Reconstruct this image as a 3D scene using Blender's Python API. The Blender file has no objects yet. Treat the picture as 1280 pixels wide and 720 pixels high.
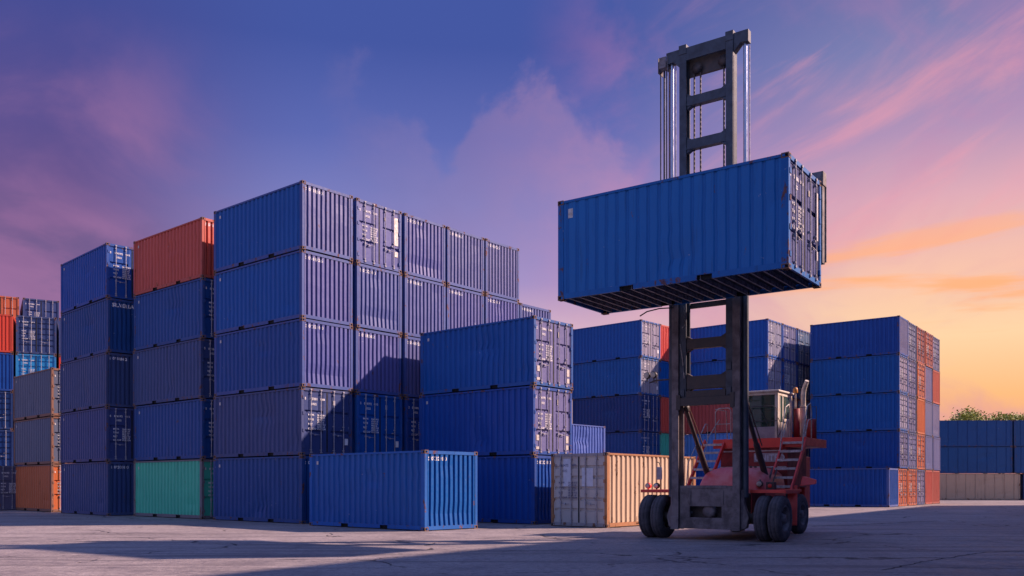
import bpy, bmesh, math, random
from mathutils import Vector, Matrix, noise
random.seed(7)
S = bpy.context.scene
C = S.collection
R = math.radians

# ------------------------------------------------------------------ camera
cam = bpy.data.objects.new('camera', bpy.data.cameras.new('camera'))
C.objects.link(cam); S.camera = cam
cam.location = (0, 0, 1.476); cam.rotation_euler = (R(90), 0, 0)
cam.data.sensor_width = 36; cam.data.lens = 36 * 1114 / 1280
cam.data.shift_y = (606 - 360) / 1280
cam.data.clip_start = 0.1; cam.data.clip_end = 2000

def lin(c):
    return tuple(((v/255)/12.92 if v/255 <= .04045 else ((v/255+.055)/1.055)**2.4) for v in c) + (1,)

# ------------------------------------------------------------------ node helper
class NT:
    def __init__(s, tree):
        s.t = tree; tree.nodes.clear()
    def n(s, typ, **kw):
        nd = s.t.nodes.new(typ)
        for k, v in kw.items(): setattr(nd, k, v)
        return nd
    def l(s, a, b): s.t.links.new(a, b)
    def _in(s, sock, v):
        if hasattr(v, 'is_output'): s.l(v, sock)
        else: sock.default_value = v
    def math(s, op, a, b=0.0, c=0.0, clamp=False):
        nd = s.n('ShaderNodeMath', operation=op, use_clamp=clamp)
        s._in(nd.inputs[0], a); s._in(nd.inputs[1], b); s._in(nd.inputs[2], c)
        return nd.outputs[0]
    def vec(s, x, y, z):
        nd = s.n('ShaderNodeCombineXYZ')
        for i, v in enumerate((x, y, z)): s._in(nd.inputs[i], v)
        return nd.outputs[0]
    def sep(s, v):
        nd = s.n('ShaderNodeSeparateXYZ'); s.l(v, nd.inputs[0]); return nd.outputs
    def noise(s, v, scale, detail=4, rough=.55, dist=0.0):
        nd = s.n('ShaderNodeTexNoise')
        s.l(v, nd.inputs['Vector']); nd.inputs['Scale'].default_value = scale
        nd.inputs['Detail'].default_value = detail; nd.inputs['Roughness'].default_value = rough
        nd.inputs['Distortion'].default_value = dist
        return nd.outputs[0]
    def step(s, v, a, b, lo=0.0, hi=1.0, smooth=True):
        nd = s.n('ShaderNodeMapRange')
        if smooth: nd.interpolation_type = 'SMOOTHSTEP'
        s._in(nd.inputs[0], v)
        for i, x in enumerate((a, b, lo, hi)): s._in(nd.inputs[i+1], x)
        return nd.outputs[0]
    def mix(s, f, a, b, mode='MIX'):
        nd = s.n('ShaderNodeMix', data_type='RGBA', blend_type=mode)
        s._in(nd.inputs[0], f); s._in(nd.inputs[6], a); s._in(nd.inputs[7], b)
        return nd.outputs[2]
    def ramp(s, f, stops):
        nd = s.n('ShaderNodeValToRGB'); cr = nd.color_ramp
        while len(cr.elements) < len(stops): cr.elements.new(.5)
        for e, (p, c) in zip(cr.elements, stops): e.position = p; e.color = lin(c)
        s._in(nd.inputs[0], f); return nd.outputs[0]
    def scale(s, v, x, y, z, ox=0, oy=0, oz=0, rz=0):
        nd = s.n('ShaderNodeMapping'); s.l(v, nd.inputs[0])
        nd.inputs['Location'].default_value = (ox, oy, oz)
        nd.inputs['Rotation'].default_value = (0, 0, rz)
        nd.inputs['Scale'].default_value = (x, y, z); return nd.outputs[0]

# ------------------------------------------------------------------ sky (dusk, warm towards the right)
W = bpy.data.worlds.new('World'); S.world = W; W.use_nodes = True
k = NT(W.node_tree)
tc = k.n('ShaderNodeTexCoord')
dx, dy, dz = k.sep(tc.outputs['Generated'])
hor = k.math('SQRT', k.math('ADD', k.math('MULTIPLY', dx, dx), k.math('MULTIPLY', dy, dy)))
sx = k.math('DIVIDE', dx, k.math('MAXIMUM', hor, .001))           # -1 left .. 1 right
z = k.math('MAXIMUM', dz, 0.0)
left = k.ramp(z, [(0, (140,108,142)), (.14, (128,98,138)), (.24, (112,86,134)), (.34, (88,78,138)), (.44, (66,74,142)), (.55, (62,80,148)), (.8, (92,116,190)), (1, (110,137,212))])
mid = k.ramp(z, [(0, (232,190,190)), (.15, (224,184,192)), (.22, (158,142,192)), (.30, (118,122,184)), (.36, (90,102,172)), (.44, (66,84,156)), (.56, (64,84,156)), (.8, (92,118,194)), (1, (110,137,212))])
right = k.ramp(z, [(0, (232,140,108)), (.09, (246,184,126)), (.15, (246,206,162)), (.21, (240,190,166)), (.28, (216,166,178)), (.34, (172,142,178)), (.41, (122,124,172)), (.50, (88,98,156)), (.7, (86,104,178)), (1, (110,137,212))])
base = k.mix(k.step(sx, -.46, -.20), left, mid)
base = k.mix(k.step(sx, .04, .42), base, right)
# the sky opposite the sunset is an open pale blue
base = k.mix(k.step(dy, .45, -.55), base, k.ramp(z, [(0, (176,180,208)), (.3, (150,168,220)), (.7, (124,150,220)), (1, (110,137,212))]))
az = k.math('ARCTAN2', dx, dy); el = k.math('ARCTAN2', dz, hor)
p2 = k.vec(az, el, 0.0)
# soft mauve cloud bank on the left
m1 = k.noise(k.scale(p2, 2.2, 3.6, 1, 3.1, .7), 1.6, 6, .55, .4)
f1 = k.math('MULTIPLY', k.step(m1, .40, .66), k.math('MULTIPLY', k.step(sx, -.26, -.42), k.step(z, .46, .30)))
base = k.mix(k.math('MULTIPLY', f1, .75), base, lin((158,112,156)))
m1b = k.noise(k.scale(p2, 3.2, 6.2, 1, 9.1, 2.7), 1.8, 5, .55, .4)
base = k.mix(k.math('MULTIPLY', k.step(m1b, .5, .68), k.math('MULTIPLY', k.step(sx, -.30, -.44), k.step(z, .40, .24, 0, .55))), base, lin((84,80,128)))
# cumulus heap left of the mast: a height limit wobbled by noise
b1 = k.noise(k.scale(p2, 1, 1, 1, 1.9, 5.2), 9.0, 7, .56, .25)
b2 = k.noise(k.scale(p2, 1, 1.2, 1, 7.3, 1.1), 4.2, 3, .5, 0)
hump = k.step(k.math('ABSOLUTE', k.math('SUBTRACT', sx, -.075)), .0, .035, -.045, 0)      # notch between the two heads
top = k.math('ADD', k.step(sx, .02, .19, .435, .305), k.math('ADD', k.math('MULTIPLY', k.math('SUBTRACT', b1, .5), .21), k.math('MULTIPLY', k.math('SUBTRACT', b2, .5), .16)))
top = k.math('ADD', top, hump)
top = k.math('SUBTRACT', top, k.step(sx, .17, .30, 0, .2))
cm = k.step(k.math('SUBTRACT', top, el), -.006, .030)
cm = k.math('MULTIPLY', cm, k.step(k.math('SUBTRACT', top, el), .30, .06))
cm = k.math('MULTIPLY', cm, k.step(k.math('ADD', sx, k.math('MULTIPLY', k.math('SUBTRACT', b1, .5), .22)), -.20, -.09))
ccol = k.mix(k.step(sx, -.12, .16), lin((130,114,162)), lin((218,152,172)))
ccol = k.mix(k.step(k.noise(k.scale(p2, 1, 1.3, 1, 4, 4), 13, 6, .6), .35, .65), ccol, k.mix(.5, ccol, lin((150,128,176))))
base = k.mix(k.math('MULTIPLY', cm, .36), base, ccol)
# pink haze above it
b3 = k.noise(k.scale(p2, 2.4, 3.2, 1, 12.3, 8.1), 2.2, 6, .55, .5)
f3 = k.math('MULTIPLY', k.step(b3, .46, .68), k.math('MULTIPLY', k.step(sx, .0, .14), k.step(z, .56, .40)))
base = k.mix(k.math('MULTIPLY', f3, .32), base, lin((198,128,168)))
# slanting pink cirrus on the right
q = k.scale(p2, 1, 1, 1, 0, 0, 0, R(-24))
s1 = k.noise(k.scale(q, 1.7, 7.0, 1, 2.2, 3.34), 2.1, 7, .58, .55)
s1w = k.noise(k.scale(q, 5, 15, 1, 1.2, 7.7), 1.6, 6, .6, .6)
f2 = k.math('MULTIPLY', k.step(k.math('ADD', k.math('MULTIPLY', s1, .8), k.math('MULTIPLY', s1w, .2)), .47, .70), k.math('MULTIPLY', k.step(sx, .10, .30), k.math('MULTIPLY', k.step(z, .18, .27), k.step(z, .54, .40))))
base = k.mix(k.math('MULTIPLY', f2, .50), base, lin((236,156,168)))
# flat orange and grey bands near the horizon on the right
s2 = k.noise(k.scale(p2, 1.3, 11, 1, 5.2, 9.4), 2.0, 6, .55, .35)
wr = k.math('MULTIPLY', k.step(sx, .12, .34), k.math('MULTIPLY', k.step(z, .01, .07), k.step(z, .31, .2)))
base = k.mix(k.math('MULTIPLY', k.step(s2, .53, .66), k.math('MULTIPLY', wr, .8)), base, lin((252,172,116)))
s3 = k.noise(k.scale(p2, 1.6, 8, 1, 15.2, 2.4), 2.0, 6, .55, .35)
base = k.mix(k.math('MULTIPLY', k.step(s3, .53, .68), k.math('MULTIPLY', k.math('MULTIPLY', wr, k.step(z, .07, .15)), .45)), base, lin((208,166,172)))
bg = k.n('ShaderNodeBackground'); k.l(base, bg.inputs[0]); bg.inputs[1].default_value = .67
wo = k.n('ShaderNodeOutputWorld'); k.l(bg.outputs[0], wo.inputs[0])

# ------------------------------------------------------------------ sun
sun = bpy.data.objects.new('sun', bpy.data.lights.new('sun', 'SUN')); C.objects.link(sun)
sun.data.energy = 5.0; sun.data.angle = R(1.1); sun.data.color = (1, .70, .60)
sun.rotation_euler = Vector((-1.496, -.243, -1.0)).to_track_quat('-Z', 'Y').to_euler()
sun.location = (30, 5, 30)
S.view_settings.view_transform = 'Standard'; S.view_settings.look = 'None'
S.view_settings.exposure = .72; S.view_settings.gamma = 1

# ------------------------------------------------------------------ materials
def mat(name):
    m = bpy.data.materials.new(name); m.use_nodes = True
    k = NT(m.node_tree)
    b = k.n('ShaderNodeBsdfPrincipled'); o = k.n('ShaderNodeOutputMaterial'); k.l(b.outputs[0], o.inputs[0])
    return m, k, b

def paint_mat(name, rust=.5, rough=.42, fade=.35, wave=False, rlow=0.0, drip=0.0, ridge=.55):
    """container enamel: object colour, chalky fading, vertical streaks, chips of rust"""
    m, k, b = mat(name)
    oi = k.n('ShaderNodeObjectInfo'); tc = k.n('ShaderNodeTexCoord')
    off = k.vec(k.math('MULTIPLY', oi.outputs['Random'], 37.0), k.math('MULTIPLY', oi.outputs['Random'], 91.0), 0.0)
    va = k.n('ShaderNodeVectorMath', operation='ADD'); k.l(tc.outputs['Object'], va.inputs[0]); k.l(off, va.inputs[1])
    P = va.outputs[0]
    big = k.noise(P, .55, 4, .6, .3)
    streak = k.noise(k.scale(P, 5.5, 5.5, .35), 1.6, 5, .65)
    fine = k.noise(P, 9, 6, .7)
    col = oi.outputs['Color']
    chalk_and_rib_light = k.mix(1.0, k.mix(1.0, col, (1.35,1.3,1.2,1), 'MULTIPLY'), (.006,.012,.018,1), 'ADD')
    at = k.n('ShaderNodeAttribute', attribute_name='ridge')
    c0 = k.mix(k.math('MULTIPLY', at.outputs['Fac'], ridge), col, chalk_and_rib_light)      # paler proud ribs: light-and-dark rib contrast painted into the colour
    c1 = k.mix(k.math('MULTIPLY', k.step(big, .38, .70), fade), c0, chalk_and_rib_light)
    c2 = k.mix(k.math('MULTIPLY', k.step(streak, .54, .80), .22), c1, k.mix(.22, c1, (.26,.25,.25,1)))
    c3 = k.mix(k.math('MULTIPLY', k.step(streak, .46, .28), .45), c2, k.mix(.6, c2, (.012,.012,.016,1)))
    # scuffs and rust
    sp = k.noise(k.scale(P, 1, 1, .5), 3.4, 8, .72, .2)
    x, y, zz = k.sep(tc.outputs['Object'])
    low = k.math('ADD', k.step(zz, .55, .02, 0, rlow), k.math('MULTIPLY', k.math('SUBTRACT', streak, .5), drip))
    rm = k.step(k.math('ADD', sp, k.math('ADD', low, (rust-.5)*.2)), .665, .70)
    c4 = k.mix(k.math('MULTIPLY', rm, .85), c3, k.mix(k.step(fine, .35, .65), (.10,.030,.012,1), (.22,.085,.03,1)))
    sc = k.step(k.noise(k.scale(P, 1, 1, 1.3, 5, 2, 8), 4.6, 3, .5, .3), .74, .76)
    c5 = k.mix(k.math('MULTIPLY', sc, .5), c4, (.34,.36,.44,1))
    k.l(c5, b.inputs['Base Color'])
    k._in(b.inputs['Roughness'], k.math('ADD', k.step(fine, .3, .7, rough-.06, rough+.10), k.math('MULTIPLY', rm, .3)))
    b.inputs['Specular IOR Level'].default_value = .32
    bp = k.n('ShaderNodeBump'); bp.inputs['Strength'].default_value = .35; bp.inputs['Distance'].default_value = .02
    k.l(k.math('ADD', k.math('MULTIPLY', k.noise(P, 2.2, 3, .5), 1.0), k.math('MULTIPLY', rm, -.04)), bp.inputs['Height'])
    k.l(bp.outputs[0], b.inputs['Normal'])
    return m

M = {}
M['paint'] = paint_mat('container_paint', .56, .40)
M['frame'] = paint_mat('container_frame_paint', .92, .5, .5, ridge=0)
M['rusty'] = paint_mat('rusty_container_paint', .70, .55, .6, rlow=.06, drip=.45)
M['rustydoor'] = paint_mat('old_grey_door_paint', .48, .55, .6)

def simple(name, col, rough=.5, metal=0.0, col2=None, sc=6, bump=.2, spec=.5):
    m, k, b = mat(name)
    tc = k.n('ShaderNodeTexCoord'); P = tc.outputs['Object']
    c2 = col2 or tuple(v*.6 for v in col)
    f = k.noise(P, sc, 6, .65, .2)
    k.l(k.mix(k.step(f, .35, .68), tuple(col)+(1,), tuple(c2)+(1,)), b.inputs['Base Color'])
    k._in(b.inputs['Roughness'], k.step(f, .3, .7, rough, min(1, rough+.15)))
    b.inputs['Metallic'].default_value = metal; b.inputs['Specular IOR Level'].default_value = spec
    bp = k.n('ShaderNodeBump'); bp.inputs['Strength'].default_value = bump; bp.inputs['Distance'].default_value = .01
    k.l(k.noise(P, sc*5, 4, .6), bp.inputs['Height']); k.l(bp.outputs[0], b.inputs['Normal'])
    return m
M['casting'] = simple('rusted_casting', (.20,.085,.04), .75, 0, (.16,.13,.13), 14)
M['hole'] = simple('dark_recess', (.008,.008,.01), .9)
M['rod'] = simple('galvanised_rod', (.40,.40,.46), .55, .1, (.24,.22,.24), 9)
M['mark'] = simple('white_marking', (.85,.84,.82), .6, 0, (.68,.66,.66), 20, .05)
M['darkmark'] = simple('dark_marking', (.10,.11,.2), .6, 0, (.18,.18,.25), 20, .05)
M['plate'] = simple('aluminium_plate', (.6,.58,.56), .5, .2, (.42,.36,.32), 12, .05)
M['patch'] = simple('pale_paint_patch', (.60,.62,.70), .6, 0, (.50,.52,.60), 5, .05)
M['floorwood'] = simple('underfloor_boards', (.09,.075,.085), .85, 0, (.05,.042,.05), 4)
M['crossmember'] = simple('steel_cross_member', (.34,.33,.38), .6, .1, (.18,.15,.15), 8)
M['gasket'] = simple('door_gasket', (.02,.02,.022), .8)
M['steel'] = simple('mast_steel', (.20,.165,.170), .5, .05, (.085,.068,.070), 3.0, .4)
M['steel_dark'] = simple('greasy_steel', (.050,.042,.042), .5, .1, (.085,.065,.058), 5, .4)
M['steel_blue'] = simple('bluish_steel', (.055,.070,.095), .45, .1, (.035,.044,.060), 4, .3)
M['chrome'] = simple('polished_rod', (.45,.50,.62), .22, .9, (.35,.40,.52), 3, .02)
M['hose'] = simple('rubber_hose', (.018,.018,.022), .6)
M['red'] = simple('red_paint', (.85,.060,.040), .38, 0, (.70,.052,.038), 2.5, .15)
M['redhood'] = simple('faded_red_paint', (.72,.10,.085), .34, 0, (.78,.24,.22), 1.8, .15)
M['reddark'] = simple('old_red_paint', (.34,.022,.024), .5, 0, (.18,.016,.018), 3, .3)
M['tyre'] = simple('worn_tyre_rubber', (.110,.100,.110), .8, 0, (.065,.060,.066), 5, .5, .3)
M['rim'] = simple('wheel_rim_paint', (.22,.20,.21), .6, .1, (.11,.09,.09), 6)
M['cream'] = simple('cream_cab_paint', (.74,.68,.56), .45, 0, (.54,.46,.36), 5, .15)
M['greypanel'] = simple('grey_cab_panel', (.42,.37,.40), .5, 0, (.30,.26,.28), 5)
M['rail'] = simple('pale_handrail_paint', (.55,.52,.48), .5, .1, (.30,.24,.2), 10)
M['raildark'] = simple('dark_handrail', (.06,.055,.06), .5, .1)
M['tread'] = simple('worn_step_tread', (.62,.56,.55), .6, .05, (.36,.30,.30), 9, .3)
M['amber'] = simple('amber_lens', (.70,.28,.04), .3)
M['lamp'] = simple('lamp_lens', (.75,.66,.55), .2)
M['seat'] = simple('seat_vinyl', (.02,.02,.022), .6)
m, k, b = mat('cab_glass')
b.inputs['Base Color'].default_value = (.16,.30,.26,1); b.inputs['Transmission Weight'].default_value = .80
b.inputs['Roughness'].default_value = .03; b.inputs['IOR'].default_value = 1.45
M['glass'] = m

# ground
m, k, b = mat('yard_concrete'); M['ground'] = m
tc = k.n('ShaderNodeTexCoord'); P = tc.outputs['Object']
n1 = k.noise(P, .12, 5, .6, .4); n2 = k.noise(P, 1.1, 7, .68, .3); n3 = k.noise(P, 26, 5, .75)
n4 = k.noise(k.scale(P, .9, .9, 1, 0, 0, 0, R(-50)), .35, 5, .6, .8)
c = k.mix(k.step(n1, .35, .65), (.28,.238,.225,1), (.37,.318,.30,1))
c = k.mix(k.math('MULTIPLY', k.step(n2, .48, .70), .55), c, (.47,.41,.39,1))
c = k.mix(k.math('MULTIPLY', k.step(n2, .47, .30), .70), c, (.16,.135,.14,1))
c = k.mix(k.math('MULTIPLY', k.step(n4, .52, .68), .60), c, (.18,.155,.155,1))
n8 = k.noise(P, 7.0, 5, .7)
c = k.mix(k.math('MULTIPLY', k.step(n8, .50, .64), .72), c, (.15,.13,.14,1))
c = k.mix(k.math('MULTIPLY', k.step(n8, .46, .34), .50), c, (.47,.41,.39,1))
c = k.mix(k.step(n3, .40, .70, 0, .5), c, (.10,.09,.10,1))
n5 = k.noise(k.scale(P, 1, 1, 1, 9, 4), 55, 3, .6)
c = k.mix(k.step(n5, .62, .70, 0, .5), c, (.46,.42,.42,1))
# tyre tracks: long curved streaks of wear
rot = k.scale(P, .10, 1.7, 1, 0, 0, 0, R(-20))
tr = k.noise(rot, 1.0, 5, .6, .5)
c = k.mix(k.math('MULTIPLY', k.step(tr, .52, .64), .62), c, (.12,.105,.11,1))
c = k.mix(k.math('MULTIPLY', k.step(tr, .44, .30), .22), c, (.36,.33,.33,1))
# cracks
wp = k.n('ShaderNodeVectorMath', operation='ADD'); k.l(P, wp.inputs[0])
nv = k.n('ShaderNodeTexNoise'); nv.inputs['Scale'].default_value = .8; nv.inputs['Detail'].default_value = 5; k.l(P, nv.inputs[0])
sv = k.n('ShaderNodeVectorMath', operation='SCALE'); k.l(nv.outputs[1], sv.inputs[0]); sv.inputs['Scale'].default_value = 1.4; k.l(sv.outputs[0], wp.inputs[1])
vo = k.n('ShaderNodeTexVoronoi', feature='DISTANCE_TO_EDGE'); vo.inputs['Scale'].default_value = .20; k.l(wp.outputs[0], vo.inputs['Vector'])
ck = k.math('MULTIPLY', k.step(vo.outputs[0], .010, .003), k.step(k.noise(P, .3, 3), .46, .54))
c = k.mix(k.math('MULTIPLY', ck, .85), c, (.022,.02,.022,1))
k.l(c, b.inputs['Base Color'])
k._in(b.inputs['Roughness'], k.step(n2, .35, .65, .62, .85)); b.inputs['Specular IOR Level'].default_value = .35
bp = k.n('ShaderNodeBump'); bp.inputs['Strength'].default_value = .7; bp.inputs['Distance'].default_value = .03
h = k.math('ADD', k.math('MULTIPLY', n2, .9), k.math('ADD', k.math('MULTIPLY', n3, .35), k.math('ADD', k.math('MULTIPLY', n8, 1.1), k.math('MULTIPLY', ck, -1.0))))
k.l(h, bp.inputs['Height']); k.l(bp.outputs[0], b.inputs['Normal'])

m, k, b = mat('leaves'); M['leaf'] = m
ge = k.n('ShaderNodeNewGeometry')
k.l(k.mix(ge.outputs['Random Per Island'], (.16,.20,.03,1), (.40,.42,.09,1)), b.inputs['Base Color']); b.inputs['Roughness'].default_value = .6
M['bark'] = simple('bark', (.08,.055,.04), .9)

# ------------------------------------------------------------------ mesh builder
class MB:
    def __init__(s): s.v = []; s.f = []; s.m = []; s.sm = []
    def add(s, vs, fs, mi=0, smooth=False):
        o = len(s.v); s.v += [tuple(v) for v in vs]
        for f in fs: s.f.append([i+o for i in f]); s.m.append(mi); s.sm.append(smooth)
        return s
    def box(s, x0, x1, y0, y1, z0, z1, mi=0):
        vs = [(x0,y0,z0),(x1,y0,z0),(x1,y1,z0),(x0,y1,z0),(x0,y0,z1),(x1,y0,z1),(x1,y1,z1),(x0,y1,z1)]
        return s.add(vs, [(0,3,2,1),(4,5,6,7),(0,1,5,4),(1,2,6,5),(2,3,7,6),(3,0,4,7)], mi)
    def beam(s, p, q, w, h, mi=0, up=(0,0,1)):
        p, q = Vector(p), Vector(q); d = (q-p).normalized(); u = Vector(up)
        a = d.cross(u)
        if a.length < 1e-3: a = d.cross(Vector((0,1,0)))
        a.normalize(); b_ = a.cross(d).normalized()
        vs = [c + a*sx*w/2 + b_*sz*h/2 for c in (p, q) for sx, sz in ((-1,-1),(1,-1),(1,1),(-1,1))]
        return s.add(vs, [(0,1,2,3),(7,6,5,4),(0,4,5,1),(1,5,6,2),(2,6,7,3),(3,7,4,0)], mi)
    def tube(s, pts, r, n=8, mi=0, cap=True):
        pts = [Vector(p) for p in pts]; rings = []
        for i, p in enumerate(pts):
            d = (pts[min(i+1, len(pts)-1)] - pts[max(i-1, 0)]).normalized()
            a = d.cross(Vector((0,0,1)))
            if a.length < .02: a = d.cross(Vector((0,1,0)))
            a.normalize(); b_ = a.cross(d)
            rr = r[i] if isinstance(r, (list, tuple)) else r
            rings.append([p + a*math.cos(2*math.pi*j/n)*rr + b_*math.sin(2*math.pi*j/n)*rr for j in range(n)])
        vs = [v for rg in rings for v in rg]; fs = []
        for i in range(len(pts)-1):
            for j in range(n):
                fs.append((i*n+j, i*n+(j+1)%n, (i+1)*n+(j+1)%n, (i+1)*n+j))
        s.add(vs, fs, mi, True)
        if cap:
            s.add(rings[0], [tuple(range(n))], mi); s.add(rings[-1], [tuple(reversed(range(n)))], mi)
        return s
    def lathe(s, prof, cx, cy, cz, axis='x', n=32, mi=0, mis=None):
        """prof: list of (along, radius)"""
        vs = []
        for a, r in prof:
            for j in range(n):
                t = 2*math.pi*j/n
                if axis == 'x': vs.append((cx+a, cy+r*math.cos(t), cz+r*math.sin(t)))
                elif axis == 'y': vs.append((cx+r*math.cos(t), cy+a, cz+r*math.sin(t)))
                else: vs.append((cx+r*math.cos(t), cy+r*math.sin(t), cz+a))
        for i in range(len(prof)-1):
            fs = [(i*n+j, i*n+(j+1)%n, (i+1)*n+(j+1)%n, (i+1)*n+j) for j in range(n)]
            o = len(s.v) if i == 0 else o0
            if i == 0: o0 = o; s.v += vs
            for f in fs: s.f.append([q+o0 for q in f]); s.m.append(mis[i] if mis else mi); s.sm.append(True)
        return s
    def mesh(s, name, mats):
        me = bpy.data.meshes.new(name); me.from_pydata(s.v, [], s.f)
        for m_ in (mats if isinstance(mats, (list, tuple)) else [mats]): me.materials.append(M[m_] if isinstance(m_, str) else m_)
        me.polygons.foreach_set('material_index', s.m); me.polygons.foreach_set('use_smooth', s.sm)
        bm = bmesh.new(); bm.from_mesh(me); bmesh.ops.recalc_face_normals(bm, faces=bm.faces); bm.to_mesh(me); bm.free()
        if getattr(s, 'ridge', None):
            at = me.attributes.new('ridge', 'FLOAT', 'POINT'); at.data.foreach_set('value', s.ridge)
        me.update(); return me
    def obj(s, name, mats, parent=None, col=None, bevel=0):
        o = link(name, s.mesh(name, mats), parent, col)
        if bevel:
            b_ = o.modifiers.new('bevel', 'BEVEL'); b_.width = bevel; b_.segments = 2; b_.limit_method = 'ANGLE'
        return o

def link(name, me, parent=None, col=None):
    o = bpy.data.objects.new(name, me); C.objects.link(o)
    if parent is not None: o.parent = parent
    if col: o.color = col
    return o
def tag(o, label, cat, group=None):
    o['label'] = label; o['category'] = cat
    if group: o['group'] = group
    return o

# ------------------------------------------------------------------ ground
g = MB(); g.add([(-500,-60,0),(500,-60,0),(500,900,0),(-500,900,0)], [(0,1,2,3)])
o = g.obj('ground', 'ground'); o['kind'] = 'structure'

def crack_or_step_edge(pts, w, seed):
    rnd = random.Random(seed); P_ = [Vector((*p, 0)) for p in pts]; line = []
    for a, b_ in zip(P_, P_[1:]):
        n_ = max(2, int((b_-a).length/.12)); d = (b_-a).normalized(); nn = Vector((-d.y, d.x, 0))
        for i in range(n_): 
            t = i/n_; line.append((a.lerp(b_, t) + nn*(noise.noise(Vector((a.x+t*(b_-a).length*1.7, seed, 0)))*.16 + rnd.uniform(-.02,.02)), nn, w*rnd.uniform(.45, 1.25)))
    mb = MB(); vs = []
    for c_, nn, ww in line: vs += [(c_+nn*ww/2)+Vector((0,0,.004)), (c_-nn*ww/2)+Vector((0,0,.004))]
    mb.add(vs, [(2*i, 2*i+1, 2*i+3, 2*i+2) for i in range(len(line)-1)])
    mb.obj('crack_or_step_edge', 'crack_or_step_edge', GROUND)
GROUND = o
M['crack_or_step_edge'] = simple('crack_dirt_and_step_shadow', (.05,.042,.045), .95, 0, (.025,.02,.022), 8)
crack_or_step_edge([(14.5,21.6),(10.0,19.2),(7.8,17.0),(7.0,16.0),(6.3,15.3)], .045, 1)
crack_or_step_edge([(7.0,16.0),(9.0,15.6),(12.5,15.4)], .035, 2)
crack_or_step_edge([(10.6,31.6),(12.4,32.6),(14.5,34.3),(17.5,36.5)], .13, 3)  # dark strip standing in for the shadowed edge of a pavement step
crack_or_step_edge([(-1.0,19.5),(1.5,20.2),(4.0,20.4),(6.0,20.0)], .035, 4)
crack_or_step_edge([(3.2,22.6),(5.2,21.9),(7.5,22.0),(9.0,22.8)], .04, 5)
crack_or_step_edge([(-14,26.8),(-11.0,26.2),(-8.5,26.6)], .05, 6)

# ------------------------------------------------------------------ container parts (shared meshes)
L20, CW, CH = 6.058, 2.438, 2.591
def corr_profile(a0, a1, n, outer, slope, inner, depth):
    """list of (position, depth) along a sheet of n ribs between a0 and a1"""
    p = (a1-a0)/n; s = p/(outer+2*slope+inner); pts = [(a0, 0.0)]; x = a0
    for i in range(n):
        x += outer*s/2; pts.append((x, 0.0)); x += slope*s; pts.append((x, depth))
        x += inner*s; pts.append((x, depth)); x += slope*s; pts.append((x, 0.0)); x += outer*s/2
    pts.append((a1, 0.0)); return pts
def sheet(prof, z0, z1, at, rows=1, dent=0.0, seed=0):
    """corrugated sheet; at(pos, depth, z) -> xyz"""
    mb = MB(); n = len(prof); vs = []
    for r in range(rows+1):
        zz = z0 + (z1-z0)*r/rows
        for (a, d) in prof:
            e = f = 0.0
            if dent:
                edge = min(1, min(r, rows-r)/2)
                e = noise.noise(Vector((a*1.1+seed*7.3, zz*1.3, seed)))*dent*edge
                f = noise.noise(Vector((a*1.6, zz*2.2+seed*3.1, seed+4)))*dent*1.3*edge
                w = noise.noise(Vector((a*.6+seed*2.7, zz*.9, seed+9)))
                if w > .32: e += (w-.32)*.16*edge; f += math.sin(zz*9+seed)*(w-.32)*.12*edge
            vs.append(at(a+f, d+max(e, -.012), zz))
    fs = [(r*n+i, r*n+i+1, (r+1)*n+i+1, (r+1)*n+i) for r in range(rows) for i in range(n-1)]
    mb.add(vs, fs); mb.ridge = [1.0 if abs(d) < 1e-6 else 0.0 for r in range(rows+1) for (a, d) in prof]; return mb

def side_meshes(L, n, name, outer=.105, inner=.100, slope=.037, depth=.045, variants=5):
    out = []
    for s in range(variants):
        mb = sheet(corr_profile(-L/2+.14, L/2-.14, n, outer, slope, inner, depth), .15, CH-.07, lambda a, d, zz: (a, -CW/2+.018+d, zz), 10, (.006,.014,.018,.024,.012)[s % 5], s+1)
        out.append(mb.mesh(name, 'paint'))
    return out
SIDE = side_meshes(L20, 20, 'side_panel')
SIDE_FLAT = side_meshes(L20, 20, 'side_panel', .150, .034, .030, .020, 2)
SIDE40 = side_meshes(12.192, 13, 'side_panel', .80, .06, .04, .036, 2)
ENDPROF = corr_profile(-CW/2+.13, CW/2-.13, 10, .112, .012, .076, .062)
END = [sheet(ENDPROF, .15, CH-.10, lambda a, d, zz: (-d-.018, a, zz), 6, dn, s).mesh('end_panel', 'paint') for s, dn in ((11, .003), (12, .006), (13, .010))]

# door leaf: proud border with recessed panels split by cross grooves
def leaf_mesh(y0, y1, grooves, style=0):
    mb = MB(); z0, z1 = .15, CH-.12
    xf = -.045          # face
    b = .05
    mb.box(xf-.06, xf+.012, y0, y0+b, z0, z1); mb.box(xf-.06, xf+.012, y1-b, y1, z0, z1)
    mb.box(xf-.03, xf+.0119, y0+b, y1-b, z0, z0+b); mb.box(xf-.03, xf+.0119, y0+b, y1-b, z1-b, z1)
    pts = [(z0+b, 0)]
    for gz in grooves:
        pts += [(gz-.055, 0), (gz-.040, -.050), (gz+.040, -.050), (gz+.055, 0)]
    pts.append((z1-b, 0))
    ya, yb = y0+b, y1-b
    vs = [(xf+d, yy, zz) for zz, d in pts for yy in (ya, yb)]
    mb.add(vs, [(2*i, 2*i+1, 2*i+3, 2*i+2) for i in range(len(pts)-1)])
    # wide flat stile by the centre line
    if style == 0:
        cz = yb-.13 if abs(yb) < abs(ya) else ya
        mb.box(xf-.02, xf+.016, cz, cz+.13, z0+b+.002, z1-b-.002)
    return mb.mesh('door', 'paint')
GR = (.15+.78, .15+1.53)
YL = (-CW/2+.115, -.006); YR = (.006, CW/2-.115)
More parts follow.
